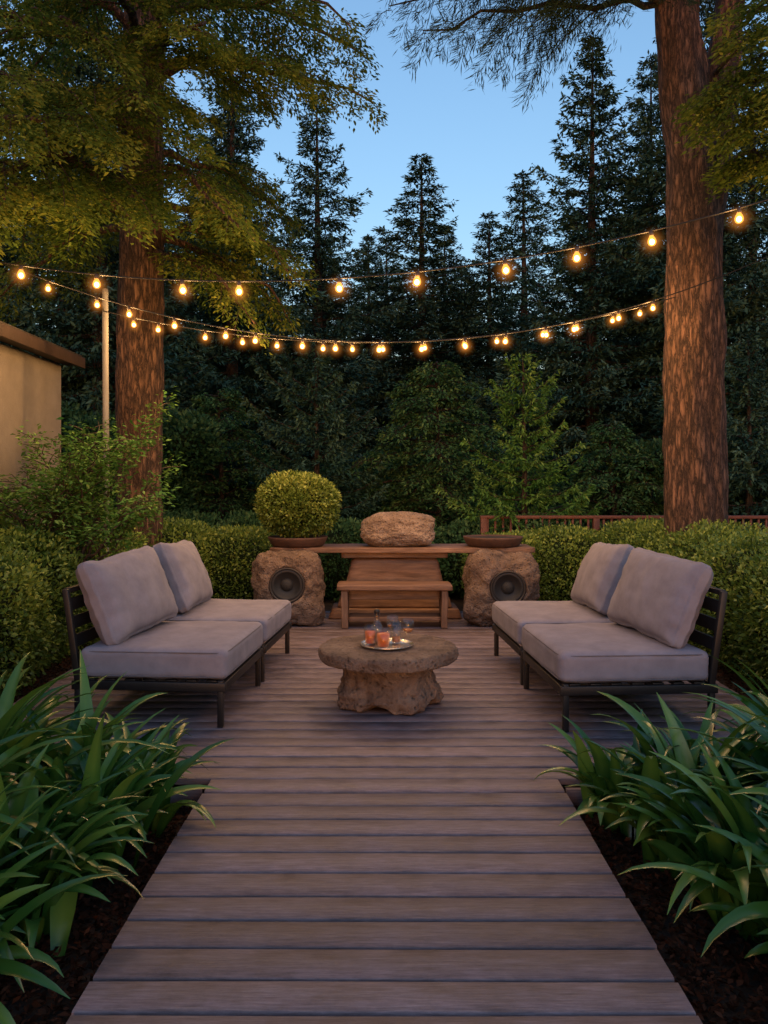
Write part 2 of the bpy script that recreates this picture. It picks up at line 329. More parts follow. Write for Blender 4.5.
for s in (-1,1): bk.add(*bbox((-.45,s*.505,.55),(.04,.032,.59),.004))
for v in bk.V: v[:,0]-= (v[:,2]-.26)*.14
bk.add(*bbox((-.455-(.84-.26)*.14,0,.835),(.04,.975,.032),.004))
for k in range(4):
    z=.40+k*.115; V,F=bbox((-.455,0,z),(.018,.975,.075),.002); V[:,0]-=(V[:,2]-.26)*.14; bk.add(V,F)
back_frame_me=bk.mesh('backrest',[M_frame],False)
def sofa(x,y,rz,k,label,lean,yaw,roll):
    t=thing('modular_lounge_chair',label,'sofa',(x,y,0),(0,0,rz),group='modular outdoor lounge seats')
    obj('seat_frame',frame_me,t); obj('backrest',back_frame_me,t)
    for sx in (-.455,.455):
        for sy in (-1,1): obj('leg',legm,t,(sx,sy*.5,0))
    obj('seat_cushion',seat_me[k%2],t,(.025,0,.385),(0,0,0 if k<2 else math.pi))
    o=obj('back_cushion',back_me[k],t,(-.32,0,.755)); o.rotation_euler=(Matrix.Rotation(yaw,3,'Z')@Matrix.Rotation(roll,3,'X')@Matrix.Rotation(R(-90-lean),3,'Y')).to_euler()
    return t
lab='grey cushioned armless seat with dark frame on wooden deck'
sofa(-1.43,5.36,R(-4.0),0,lab,22,R(-6),R(3)); sofa(-1.35,6.48,R(-4.0),1,lab,23,R(5),R(-3))
sofa(1.53,5.27,R(183.2),2,lab,22,R(6),R(-2)); sofa(1.47,6.38,R(183.2),3,lab,24,R(-4),R(3))

# ---------------------------------------------------------------- stone table
TX,TY=.03,5.39
t=thing('coffee_table','round rough stone coffee table on lobed stone base','table',(TX,TY,0))
prof=[(0,.298),(.2,.297),(.36,.298),(.44,.302),(.468,.312),(.474,.33),(.474,.352),(.472,.375),(.462,.39),(.445,.396)]+[(x,.397) for x in (.38,.3,.2,.1,.0)]
pp=[];
for a,b in zip(prof[:-1],prof[1:]):
    for s in (0,.5): pp.append((a[0]+(b[0]-a[0])*s,a[1]+(b[1]-a[1])*s))
pp.append(prof[-1]); V,F=lathe(pp,120)
rr=np.hypot(V[:,0],V[:,1])
nz=fbm(V,4,1,4); nf=fbm(V,14,2,4)
edge=np.clip((rr-.3)/.15,0,1)
V[:,:2]*=(1+(nz*.025+nf*.025)*edge)[:,None]; V[:,2]+=edge*nf*.004*(V[:,2]>.35)+nf*.012*edge*(V[:,2]<.34)
obj('table_top',MB().add(V,F).mesh('table_top',[M_tstone]),t)
prof=[(.0,.0),(.3,.0),(.34,.012),(.355,.05),(.35,.09),(.33,.13),(.312,.165),(.305,.2),(.31,.235),(.325,.265),(.34,.305),(.2,.307),(0,.307)]
pp=[]
for a,b in zip(prof[:-1],prof[1:]):
    for s in (0,.25,.5,.75): pp.append((a[0]+(b[0]-a[0])*s,a[1]+(b[1]-a[1])*s))
pp.append(prof[-1]); V,F=lathe(pp,150); th=np.arctan2(V[:,1],V[:,0]); z=V[:,2]
low=np.clip(1-z/.26,0,1)**.7
cl=np.cos(5*th-.5+.4*np.sin(2*th)); lob=(np.sign(cl)*np.abs(cl)**.6*.085-.02)*low
nz=fbm(V,5,4,4); nf=fbm(V,16,5,5)
V[:,:2]*=(1+lob+nz*.10+nf*.06)[:,None]
V[:,2]+=np.clip(-cl,0,1)*.05*np.clip(1-z/.08,0,1)*(np.hypot(V[:,0],V[:,1])>.15)
obj('pedestal',MB().add(V,F).mesh('pedestal',[M_tstone]),t)
TT=.399
def lobj(name,prof,mat,parent=None,n=40,**k): return obj(name,MB().add(*lathe(prof,n)).mesh(name,[mat]),parent,**k)
lobj('serving_tray',[(0,0),(.16,0),(.175,.006),(.186,.018),(.182,.019),(.17,.008),(.158,.004),(0,.004)],M_tray,loc=(TX-.01,TY-.05,TT),label='round polished metal tray on stone table',category='tray')
def tumbler(x,y,h,r,mat,label,fill=.7):
    g=thing('drinking_glass',label,'glass',(x,y,TT+.005),group='drinks on the tray')
    lobj('glass_body',[(0,0),(r*.8,0),(r*.85,.004),(r,h),(r-.003,h),(r*.85-.003,.008),(0,.008)],M_glass,g)
    rr=r*.85-.004+(.15*r)*fill
    lobj('drink',[(0,.009),(r*.85-.0045,.009),(rr-.001,h*fill),(0,h*fill)],mat,g)
tumbler(TX-.125,TY-.02,.13,.044,M_drink,'tumbler filled with orange drink on tray')
tumbler(TX-.035,TY-.13,.12,.051,M_drink,'short tumbler of orange drink on tray',.8)
tumbler(TX+.055,TY+.02,.15,.038,M_amber,'clear tumbler of pale amber drink on tray',.3)
c=thing('carafe','clear glass carafe with dark stopper on tray','carafe',(TX-.08,TY+.07,TT+.005))
lobj('carafe_body',[(0,0),(.045,0),(.05,.01),(.05,.09),(.035,.125),(.02,.145),(.02,.19),(.024,.195),(.02,.196),(.017,.19),(.017,.145),(.032,.122),(.047,.088),(.047,.012),(0,.005)],M_glass,c)
lobj('liquid',[(0,.006),(.045,.006),(.046,.05),(0,.05)],M_amber,c)
lobj('stopper',[(0,.185),(.016,.185),(.018,.2),(.022,.21),(.018,.225),(0,.23)],M_socket,c)
def stem(x,y,z,label):
    g=thing('stemmed_glass',label,'glass',(x,y,z))
    lobj('bowl',[(0,.0),(.036,.0),(.036,.003),(.005,.007),(.004,.07),(.014,.078),(.036,.1),(.044,.13),(.038,.18),(.036,.18),(.042,.13),(.034,.102),(.012,.082),(0,.08)],M_glass,g)
    lobj('drink',[(0,.083),(.01,.084),(.033,.103),(.036,.112),(0,.112)],M_amber,g)
stem(TX+.03,TY+.09,TT+.005,'stemmed glass half full standing on tray')
stem(TX+.135,TY-.05,TT+.005,'stemmed glass near the edge of metal tray')

# ---------------------------------------------------------------- console, bench, rocks
t=thing('console_table','long low timber console on tapered timber base','table',(.2,8.95,0))
def plankslab(cx,cy,cz,sx,sy,sz,seed,mat):
    V,F=CG; V=V.copy(); h=np.array([sx,sy,sz])/2; rad=min(h)*.35; p=V*h
    q=np.clip(p,-(h-rad),h-rad); dd=p-q; p=q+unit(dd)*rad*(np.linalg.norm(dd,axis=1)>1e-6)[:,None]
    p+=np.stack([fbm(p,2,seed,3)*.012,fbm(p,2,seed+1,3)*.018,fbm(p,3,seed+2,3)*.005],-1)
    return p+np.array([cx,cy,cz]),F
obj('table_top',MB().add(*plankslab(0,0,.775,2.95,.62,.06,3,M_wood)).mesh('table_top',[M_wood]),t)
b=MB()
for k,(z0,z1,w0,w1,dp) in enumerate([(0,.12,1.5,1.42,.5),(.12,.25,1.3,1.22,.42),(.25,.68,1.18,.98,.34),(.68,.745,1.2,1.2,.44)]):
    V,F=plankslab(-.08,0,(z0+z1)/2,1,dp,(z1-z0)-.003,10+k,M_wood)
    w=w0+(w1-w0)*np.clip((V[:,2]-z0)/(z1-z0),0,1); V[:,0]=-.08+(V[:,0]+.08)*w
    b.add(V,F)
obj('pedestal',b.mesh('pedestal',[M_wood]),t)
t=thing('low_bench','low timber bench with slab legs before console','bench',(.11,8.28,0))
obj('seat',MB().add(*plankslab(0,0,.43,1.2,.4,.055,6,M_wood)).mesh('seat',[M_wood]),t)
for s in (-1,1): obj('leg',MB().add(*plankslab(0,0,.2,.07,.34,.40,8+s,M_woodV)).mesh('leg',[M_woodV]),t,(s*.52,0,0))
obj('apron',MB().add(*plankslab(0,.0,.335,.97,.03,.1,9,M_wood)).mesh('apron',[M_wood]),t)
obj('shelf',MB().add(*plankslab(0,.0,.1,.97,.3,.04,12,M_wood)).mesh('shelf',[M_wood]),t)
def rockshape(s,rp,seed,amp=.07):
    V,F=ico((0,0,0),(1,1,1),6); k=(np.abs(V)**rp).sum(1)**(-1/rp); W=V*k[:,None]
    nz=fbm(V,1.3,seed,3)*amp*1.6+fbm(V,4,seed+3,5)*amp*.7
    rid=np.abs(fbm(V,2.6,seed+9,3)); nz-=np.clip(.12-rid,0,.12)*amp*5
    return W*(1+nz)[:,None]*np.array(s),F
def speaker(x,y,s,seed,sx,sz,label,tilt):
    t=thing('rock_speaker',label,'speaker',(x,y,0),(0,0,tilt),group='rock speakers beside the console')
    V,F=rockshape(s,5.0,seed,.09); V[:,2]+=s[2]*.98; V[:,2]=np.maximum(V[:,2],0)
    rr=np.hypot(V[:,0]-sx,V[:,2]-sz); fy=-s[1]*1.0
    m=(V[:,1]<0)&(rr<.21); w=np.clip((.21-rr)/.03,0,1)*m
    V[:,1]=V[:,1]*(1-w)+(fy+.02+.07*np.clip((.18-rr)/.02,0,1))*w
    obj('rock_body',MB().add(V,F).mesh('rock_body',[M_rock]),t)
    sp=obj('speaker_driver',MB().add(*lathe([(.185,-.02),(.188,.010),(.181,.022),(.171,.022),(.165,.012),(.159,.008)],56)).mesh('speaker_driver',[M_ring]),t,(sx,fy+.015,sz),(R(90),0,0))
    lobj('cone',[(.163,.01),(.15,.016),(.137,.012),(.128,.004),(.068,-.035),(.063,-.035)],M_black,sp,56)
    lobj('dust_cap',[(.07,-.035),(.058,-.015),(.03,-.002),(0,.002)],M_grill,sp,40)
speaker(-1.04,8.48,(.37,.33,.39),11,-.01,.45,'large brown boulder housing a round black speaker',R(6))
speaker(1.27,8.48,(.38,.33,.39),23,.05,.42,'weathered boulder with round black speaker cone in front',R(-4))
V,F=rockshape((.42,.27,.2),2.9,31,.06); V[:,2]=np.maximum(V[:,2]+.185,0)
obj('boulder',MB().add(V,F).mesh('boulder',[M_boulder]),None,(.16,8.9,.803),label='smooth oval tan boulder resting on timber console',category='rock')
def pot(x,label):
    t=thing('planter_bowl',label,'planter',(x,8.88,.806))
    lobj('bowl',[(0,0),(.27,0),(.3,.02),(.335,.09),(.34,.11),(.32,.11),(.31,.095),(0,.09)],M_pot,t,56)
    lobj('soil',[(.31,.092),(.2,.102),(0,.105)],M_ground,t,30); return t
pot(-.98,'shallow brown bowl planter holding clipped bush'); pot(1.24,'shallow brown bowl planter on timber console')
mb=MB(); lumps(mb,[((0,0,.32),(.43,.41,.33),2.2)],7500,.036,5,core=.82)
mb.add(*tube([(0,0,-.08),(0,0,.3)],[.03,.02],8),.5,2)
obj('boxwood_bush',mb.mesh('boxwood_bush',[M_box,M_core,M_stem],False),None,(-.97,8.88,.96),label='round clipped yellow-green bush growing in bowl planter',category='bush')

# ---------------------------------------------------------------- hedges and shrubs
def hedge(name,pts,hts,seed,label,rx=.6,dens=3900,leaf=.04,mat=None,grp='clipped garden hedges'):
    mb=MB(); r=random.Random(seed); ls=[]
    for (x,y),h in zip(pts,hts):
        ls.append(((x+r.uniform(-.06,.06),y,h/2-.05),(rx*r.uniform(.92,1.08),.62*r.uniform(.95,1.1),h/2+.05),2.9))
    lumps(mb,ls,dens,leaf,seed)
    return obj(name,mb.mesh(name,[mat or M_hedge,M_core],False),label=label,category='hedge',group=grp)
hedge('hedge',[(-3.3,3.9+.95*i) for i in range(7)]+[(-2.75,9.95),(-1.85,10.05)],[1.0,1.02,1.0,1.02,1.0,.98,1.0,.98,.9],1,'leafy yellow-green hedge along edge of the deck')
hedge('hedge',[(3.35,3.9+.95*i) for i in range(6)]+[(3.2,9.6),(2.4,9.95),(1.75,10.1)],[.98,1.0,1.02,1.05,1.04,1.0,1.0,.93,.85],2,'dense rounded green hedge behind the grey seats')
hedge('hedge',[(-2.9+1.05*i,11.3+.1*math.sin(i*2)) for i in range(8)],[1.05,1.0,.95,1.0,.92,.98,.9,1.0],3,'low dark green hedge behind the timber console',dens=1700,leaf=.06,mat=M_bush)
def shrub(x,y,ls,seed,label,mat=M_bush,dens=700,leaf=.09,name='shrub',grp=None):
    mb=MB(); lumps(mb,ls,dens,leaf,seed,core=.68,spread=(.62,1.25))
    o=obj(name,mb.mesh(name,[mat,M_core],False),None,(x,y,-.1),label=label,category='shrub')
    if grp: o['group']=grp
rs=random.Random(5)
def rnd_lumps(w,h,n):
    out=[]
    for i in range(n):
        rr=rs.uniform(.25,.45)*w; out.append(((rs.uniform(-.6,.6)*w,rs.uniform(-.4,.4)*w,rs.uniform(.2,.85)*h-rr*.2),(rr,rr,rr*rs.uniform(.6,.85)),2))
    out.append(((0,0,h*.36),(w*.5,w*.5,h*.38),2)); return out
for (x,y_,w,h) in [(-4.2,14,1.4,3.0),(-6.6,15,1.7,3.4),(4.6,15.5,1.5,2.6),(7.3,14.5,1.6,3.1),(-1.6,16.5,1.3,2.2),(2.9,17,1.5,2.6),(-9,13,1.8,3.3),(9.8,16,1.8,3.5),(.3,18,1.6,2.6)]:
    shrub(x,y_,rnd_lumps(w,h,8),int(x*10)+200,'tall dark leafy understory shrub at forest edge',grp='understory shrubs at the forest edge')
for (x,y_,w,h) in [(-2.3,12.3,.8,1.35),(-.4,12.5,.8,1.2),(4.4,12.6,.8,1.3),(-3.6,12,.8,1.5)]:
    shrub(x,y_,rnd_lumps(w,h,6),int(x*10)+400,'low green shrub behind the clipped hedge',dens=1300,leaf=.07,grp='low shrubs behind the hedge')

def limb(p0,d,Ln,rise,droop,n=9):
    d=np.array([d[0],d[1],0.]); d/=np.linalg.norm(d); s=np.linspace(0,1,n)
    return np.array(p0)+d[None]*Ln*s[:,None]+np.array([0,0,1])*(rise*Ln*s-droop*Ln*s**2)[:,None]
def spray(mbl,mbw,path,r0,Ln,seed,leaf,wr,dens,twig=.35,ntw=14,flat=.05,hang=.1,s0=.2):
    r=np.random.default_rng(seed); n=len(path)
    mbw.add(*tube(path+r.normal(size=path.shape)*.03*min(Ln,1.5),np.linspace(r0,r0*.15,n),7))
    for k in range(ntw):
        s=s0+(1-s0)*(k+r.random())/ntw; f=s*(n-1); a=min(int(f),n-2); p=path[a]+(path[a+1]-path[a])*(f-a)
        tg=unit(path[a+1]-path[a]); sd=(-1)**k; an=sd*r.uniform(.5,1.25)
        dd=np.array([tg[0]*math.cos(an)-tg[1]*math.sin(an),tg[0]*math.sin(an)+tg[1]*math.cos(an),tg[2]*.5+r.uniform(-.15,.15)]); dd=unit(dd)
        tl=Ln*twig*(1.15-s)*r.uniform(.6,1.3)+.12
        q=np.linspace(0,1,5)[:,None]; tp=p+dd*tl*q+np.array([0,0,-1])*(hang*tl*q**2*2)
        mbw.add(*tube(tp,np.linspace(max(r0*.25*(1-s)+.004,.005),.002,5),4))
        m=int(dens*tl*(.5+tl))+8
        u=r.uniform(.05,1.02,m)**.8; base=p+dd*tl*u[:,None]+np.array([0,0,-1])*(hang*tl*2*u**2)[:,None]
        lat=unit(np.cross(dd,[0,0,1])); w=r.uniform(-1,1,m)*(.42*tl*(1.15-u)+.03)
        P=base+lat*w[:,None]+r.normal(size=(m,3))*[0.02,.02,flat]; P[:,2]-=np.abs(w)*hang*1.5
        D=dd*.7+lat*np.sign(w)[:,None]*.8+r.normal(size=(m,3))*.35+np.array([0,0,-.25-hang])
        Nn=np.array([0,0,1])+r.normal(size=(m,3))*.45
        sz=leaf*r.uniform(.6,1.25,m); cl=r.uniform(.2,.8)
        leafquads(mbl,P,D,Nn,sz,sz*wr,np.clip(cl+r.normal(size=m)*.2,0,1))
t=thing('arching_shrub','tall loose shrub with arching leafy stems by wall','shrub',(-3.0,7.3,-.1))
ml=MB();mw=MB(); r=random.Random(8)
for k in range(40):
    a=r.uniform(0,6.28); Ln=r.uniform(.7,1.35)
    P=limb((r.uniform(-.3,.3),r.uniform(-.3,.3),r.uniform(.5,1.35)),(math.cos(a),math.sin(a)),Ln*.62,r.uniform(.9,2.3),r.uniform(.5,.9))
    spray(ml,mw,P,.012,Ln,100+k,.06,.42,95,twig=.26,ntw=12,flat=.04,s0=.1)
for k in range(9): mw.add(*tube([(0,0,0),(r.uniform(-.2,.2),r.uniform(-.2,.2),.6),(r.uniform(-.35,.35),r.uniform(-.35,.35),1.3)],[.025,.02,.01],6))
obj('stems',mw.mesh('stems',[M_stem]),t); obj('foliage',ml.mesh('foliage',[M_sap],False),t)
def under_tree(x,y,H,Rr,seed,n=46,label='small layered leafy tree at edge of dark forest'):
    t=thing('understory_tree',label,'tree',(x,y,-.13),group='small trees at the forest edge')
    ml=MB();mw=MB(); r=random.Random(seed)
    mw.add(*tube([(0,0,0),(.08,0,H*.4),(0,.05,H*.85)],[.07,.05,.02],8))
    for k in range(n):
        f=(k+.5)/n; h=H*(.12+.8*f); a=k*2.4+r.uniform(-.4,.4); prof=math.sin(math.pi*min(1,.25+.75*f))**.7 if f>.35 else .95
        Ln=Rr*max(.25,prof)*r.uniform(.65,1.1)
        spray(ml,mw,limb((0,0,h),(math.cos(a),math.sin(a)),Ln,.35,.45),.02,Ln,seed*50+k,.085,.42,90,twig=.42,ntw=12,flat=.05,hang=.15,s0=.25)
    obj('trunk',mw.mesh('trunk',[M_barkD]),t); obj('crown',ml.mesh('crown',[M_under],False),t)
under_tree(.95,14.2,4.2,1.6,3,54); under_tree(-3.3,15.5,3.8,1.5,4,40); under_tree(4.2,14.5,3.0,1.3,6,36)

# ---------------------------------------------------------------- strap-leaf plants
def strap(x,y,seed,n=74,Lm=.85,lean=0):
    r=np.random.default_rng(seed); mb=MB(); m=14
    for k in range(n):
        az=r.uniform(0,2*np.pi); f=k/n; inward=(math.cos(az)*(-1 if x>0 else 1)); sup=1-.22*max(0,inward)*lean
        th0=R(87)-R(44)*f*r.uniform(.5,1.1)*sup; bend=(r.uniform(.6,1.45)+f*.75)*sup
        Ln=Lm*r.uniform(.6,1.12)*(1-.14*f)*(.7+.3*sup); W=r.uniform(.032,.05)*(.6+.4*Lm/.9); s=np.linspace(0,1,m); th=th0-bend*s**1.7*1.25
        ds=Ln/(m-1); rad=np.concatenate([[0],np.cumsum(np.cos(th[:-1])*ds)]); zz=np.concatenate([[0],np.cumsum(np.sin(th[:-1])*ds)])
        curl=r.uniform(-.2,.2)*s**2*Ln
        rh=np.array([math.cos(az),math.sin(az),0]); sh=np.array([-rh[1],rh[0],0])
        b0=np.array([r.normal()*.06,r.normal()*.06,0])
        C=b0+rh*(rad+.02)[:,None]+sh*curl[:,None]+np.array([0,0,1])*zz[:,None]
        w=W*(np.clip(.5+s*2.0,0,1))*np.clip((1-s)*1.9,0,1)**.8+.0008
        up=np.stack([-np.sin(th),np.zeros(m),np.cos(th)],1); Un=rh*up[:,0:1]+np.array([0,0,1])*up[:,2:3]
        tw=r.uniform(-.5,.5)*s
        Sd=sh*np.cos(tw)[:,None]+Un*np.sin(tw)[:,None]; U2=np.cross(np.gradient(C,axis=0),Sd); U2=unit(U2)
        U2*=np.where(U2[:,2:3]<0,-1,1)
        V=np.stack([C-Sd*w[:,None]+U2*w[:,None]*.35,C,C+Sd*w[:,None]+U2*w[:,None]*.35],1).reshape(-1,3)
        i=np.arange(m-1)[:,None]*3+np.arange(2)[None]; F=np.stack([i,i+1,i+4,i+3],-1).reshape(-1,4)
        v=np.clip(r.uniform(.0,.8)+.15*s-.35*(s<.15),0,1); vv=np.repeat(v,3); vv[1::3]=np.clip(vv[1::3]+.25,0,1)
        mb.add(V,F,vv)
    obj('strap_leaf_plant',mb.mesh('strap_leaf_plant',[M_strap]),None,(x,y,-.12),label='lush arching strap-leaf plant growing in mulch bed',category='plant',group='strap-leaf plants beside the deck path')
k=0
for (x,y_,Lm,ln) in [(-1.42,2.34,.80,.6),(-1.32,2.80,.76,1),(-1.75,2.8,.98,0),(-1.75,3.35,1.0,0),(-1.26,3.25,.72,1),(-2.25,3.2,1.0,0),(-1.5,3.70,.8,.3),(-1.95,3.8,.88,0),(-1.15,3.68,.6,.6),(-1.72,2.02,.72,0),
                 (1.48,2.40,.80,.6),(1.36,2.85,.76,1),(1.85,2.8,.94,0),(1.85,3.35,.92,0),(1.28,3.28,.72,1),(2.3,3.2,.94,0),(1.52,3.70,.76,.3),(2.05,3.76,.84,0),(1.15,3.68,.58,.6),(1.62,2.05,.74,.3),(2.0,2.3,.8,0)]:
    k+=1; strap(x,y_,500+k,Lm=Lm,lean=ln)

# ---------------------------------------------------------------- big trees
def trunk(mb,path,rad,seed,sides=44,n=120,amp=.03):
    path=np.array(path,float); t=np.linspace(0,1,len(path)); tt=np.linspace(0,1,n)
    P=np.stack([np.interp(tt,t,path[:,i]) for i in range(3)],-1); rr=np.interp(tt,t,rad)
    V,F=tube(P,rr,sides); C=np.repeat(P,sides,0); o=V-C
    w=V.copy(); w[:,2]*=.22
    nz=fbm(w,9,seed,4)*amp+fbm(w,1.5,seed+2,2)*amp*1.4
    V=C+o*(1+nz/np.repeat(rr,sides))[:,None]; mb.add(V,F)
LT=(-2.98,9.5,-.13)
t=thing('cedar_tree','tall cedar with brown trunk lit warmly by lights','tree',LT)
mw=MB(); trunk(mw,[(0,0,0),(.0,0,.5),(.02,0,3),(0.04,0,6),(0.06,.05,9),(.1,.1,12.5)],[.36,.285,.265,.24,.19,.05],3)
obj('trunk',mw.mesh('trunk',[M_barkL]),t)
ml=MB();mw=MB(); r=random.Random(12)
spec=[]
for k in range(17):
    h=4.7+k*.35; az=k*2.4+r.uniform(-.3,.3); Ln=min(1.7+.28*(h-4),3.0)*r.uniform(.75,1.05); Ln*=(1 if h<9 else .7)
    spec.append((h,az,Ln,.25,.45))
spec+=[(5.0,R(-15),1.9,.1,.6),(4.6,R(10),1.7,.05,.6),(5.3,R(-50),2.2,.1,.6),(4.4,R(-35),1.7,.1,.7),(6.7,R(-5),2.7,.12,.3),(7.3,R(-22),2.7,.1,.35),(6.0,R(-75),2.2,.1,.45),(6.6,R(-60),2.4,.1,.4),(7.0,R(-85),2.6,.1,.4),(7.5,R(-70),2.6,.1,.4),
       (5.6,R(-96),3.7,-.02,.4),(5.2,R(-104),3.7,-.03,.38),(5.9,R(-102),4.1,.0,.42),(4.9,R(-110),3.2,.0,.42),(4.8,R(170),2.0,.1,.6),(5.0,R(-97),3.4,-.05,.36),(6.5,R(-105),3.6,.05,.4)]
for k,(h,az,Ln,ri,dr) in enumerate(spec):
    P=limb((.03,0,h),(math.cos(az),math.sin(az)),Ln,ri,dr); P+=np.array([.12*math.cos(az),.12*math.sin(az),0])
    spray(ml,mw,P,.035+.01*Ln,Ln,900+k,.062,.42,270,twig=.38,ntw=17,flat=.05,hang=.22)
obj('limbs',mw.mesh('limbs',[M_barkL]),t); obj('crown',ml.mesh('crown',[M_leafL],False),t)

t=thing('pine_tree','massive twin-stemmed pine with rough red-brown bark','tree',(3.4,8.5,-.13))
mw=MB(); trunk(mw,[(0,0,0),(0,0,.5),(-.0,0,3),(-.02,0,5),(-.15,0,6.2),(-.32,0,8),(-.5,0,12)],[.41,.345,.315,.29,.235,.2,.05],8,amp=.035)
trunk(mw,[(.08,0,4.0),(.15,.03,4.9),(.3,.05,6.0),(.47,.05,7.6),(.8,.1,11)],[.15,.2,.175,.15,.04],9,n=80)
obj('trunk',mw.mesh('trunk',[M_barkR]),t)
ml=MB();mw=MB()
for k,(h,az,Ln,ri,dr) in enumerate([(6.9,R(185),2.9,.0,.18),(7.1,R(197),2.5,.05,.2),(6.8,R(208),2.3,.05,.22),(7.5,R(178),3.2,.0,.2),(7.8,R(190),3.2,.0,.25),(8.2,R(200),2.8,.1,.25),(7.4,R(220),2.0,.05,.3),(7.4,R(-30),2.2,.1,.3),(8.2,R(0),2.2,.1,.3),(8.8,R(60),2.4,.1,.3)]):
    P=limb((-.15,0,h),(math.cos(az),math.sin(az)),Ln,ri,dr)
    spray(ml,mw,P,.045,Ln,1300+k,.12,.08,300,twig=.32,ntw=15,flat=.04,hang=.3)
lf=MB()
for k,(h,az,Ln,ri,dr) in enumerate([(5.7,R(-100),2.3,.0,.4),(5.3,R(-92),2.4,.0,.35),(6.1,R(-96),2.6,.0,.4),(5.0,R(-90),2.2,.0,.4),(5.6,R(-108),1.9,.0,.4),(6.4,R(-92),2.4,.0,.4),(5.9,R(-88),2.5,.0,.4),(4.9,R(-98),1.9,.0,.3),(5.2,R(-97),2.6,.0,.3)]):
    P=limb((.25,0,h),(math.cos(az),math.sin(az)),Ln,ri,dr)
    spray(lf,mw,P,.03,Ln,1400+k,.062,.42,260,twig=.34,ntw=16,flat=.05,hang=.2,s0=.4)
obj('limbs',mw.mesh('limbs',[M_barkD]),t); obj('crown',ml.mesh('crown',[M_needle],False),t)
obj('leafy_branch',lf.mesh('leafy_branch',[M_leafL],False),t)

# ---------------------------------------------------------------- firs
def fir_meshes(H,Rr,seed,nwh,per,dens,ql,qw,start=.12,droop=.35,mat=None,pwr=.95,kk=6):
    r=np.random.default_rng(seed); ml=MB(); mw=MB()
    mw.add(*tube([(0,0,0),(.03,0,H*.5),(0,0,H*.99)],[H*.014+.02,H*.008+.01,.01],9))
    PP=[];DD=[];NN=[];VV=[];q=H/12
    for wi in range(nwh):
        t0=start+(1-start)*(1-(1-wi/nwh)**1.2)
        nb=max(4,int(round(per*(1-.5*t0)))); a0=r.uniform(0,6.28); wl=r.uniform(.75,1.18)
        for bi in range(nb):
            t=min(t0+r.normal()*.008,.985); h=t*H
            Ln=(Rr*(1-t)**pwr*wl*r.uniform(.5,1.18)+.08*q)
            az=a0+bi*6.283/nb+r.uniform(-.3,.3); el=-.12+.85*t**1.5+r.uniform(-.12,.12); d_=np.array([math.cos(az),math.sin(az),0])
            s=np.linspace(0,1,6)[:,None]; P=np.array([0,0,h])+d_*Ln*s+np.array([0,0,1])*(el*Ln*s-droop*Ln*s**1.3+.34*Ln*s**3)
            mw.add(*tube(P,np.linspace(.012*Ln+.003,.003,6),4))
            lat=np.array([-d_[1],d_[0],0]); nt=int(5+dens*Ln/q); kq=max(3,int(3+kk*Ln/Rr))
            ss=r.uniform(.1,1.0,nt); sd=np.where(r.random(nt)<.5,-1,1); f=ss*5; a=np.minimum(f.astype(int),4); base=P[a]+(P[a+1]-P[a])*(f-a)[:,None]
            tl=Ln*.36*(1.12-ss)*r.uniform(.6,1.2,nt)+.04*q
            td=unit(d_[None]*.8+lat[None]*sd[:,None]*.75+np.array([0,0,-.12])+r.normal(size=(nt,3))*.1)
            u=np.linspace(.05,1,kq)[None,:,None]; pts=base[:,None]+td[:,None]*tl[:,None,None]*u; pts[:,:,2]-=(tl[:,None]*.25*u[:,:,0]**2)
            pts+=r.normal(size=pts.shape)*.02*q
            dirs=np.repeat(td[:,None],kq,1)+r.normal(size=(nt,kq,3))*.55+np.array([0,0,-.1])
            PP.append(pts.reshape(-1,3)); DD.append(dirs.reshape(-1,3)); NN.append(np.array([0,0,1])+r.normal(size=(nt*kq,3))*.5)
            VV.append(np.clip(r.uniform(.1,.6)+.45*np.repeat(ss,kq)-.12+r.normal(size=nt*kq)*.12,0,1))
    P=np.concatenate(PP);n=len(P); s=ql*r.uniform(.6,1.3,n)
    leafquads(ml,P,np.concatenate(DD),np.concatenate(NN),s,s*qw,np.concatenate(VV))
    return mw.mesh('trunk',[M_barkD]),ml.mesh('crown',[mat or M_fir],False)
FV=[fir_meshes(12,3.3,21,32,11,26,.125,.33,.08,kk=9),fir_meshes(12,3.0,22,29,11,26,.125,.33,.12,.42,kk=9),fir_meshes(12,3.6,23,30,11,25,.13,.33,.2,.3,kk=9)]
def fir(x,y,H,v,rz,label,grp,w=1.0):
    tw,tc=FV[v]; s=H/12; t=thing('fir_tree',label,'tree',(x,y,-.13),(0,0,rz),group=grp); t.scale=(s*w,s*w,s)
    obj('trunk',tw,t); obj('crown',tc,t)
fl='tall dark green fir tree at the edge of forest'
for i,(x,y_,H,v,w) in enumerate([(-1.9,22,12.8,0,1.15),(1.3,27,13.1,1,1.45),(5.35,20,13.2,2,1.08),(7.6,19,14.8,1,1.08),(9.9,21,14,0,1),(3.9,29,11.8,1,1.4),(8.9,26,16,2,1),(12.5,22,15,1,1),(-.6,31,11.6,2,1.2),
     (-3.9,20,13.5,1,1),(-6.2,17,14,2,1),(-8.2,20,17,0,1),(-10.5,17,14,1,1),(-12.5,22,16,2,1),(-5.0,25,14.5,0,1)]):
    fir(x,y_,H,v,i*1.3,fl,'tall firs at the forest edge',w)
k=0
for row,(yy,h0,h1,dx) in enumerate([(33,9.0,12.5,2.7),(42,12,16,4.0)]):
    x=-yy*.56
    while x<yy*.56:
        fir(x+rs.uniform(-.9,.9),yy+rs.uniform(-2.5,2.5),rs.uniform(h0,h1)*(1.25 if abs(x)>yy*.2 else .98),k%3,k*1.7,'distant dark fir in dense evergreen forest','distant firs in the forest',1.4); k+=1; x+=dx
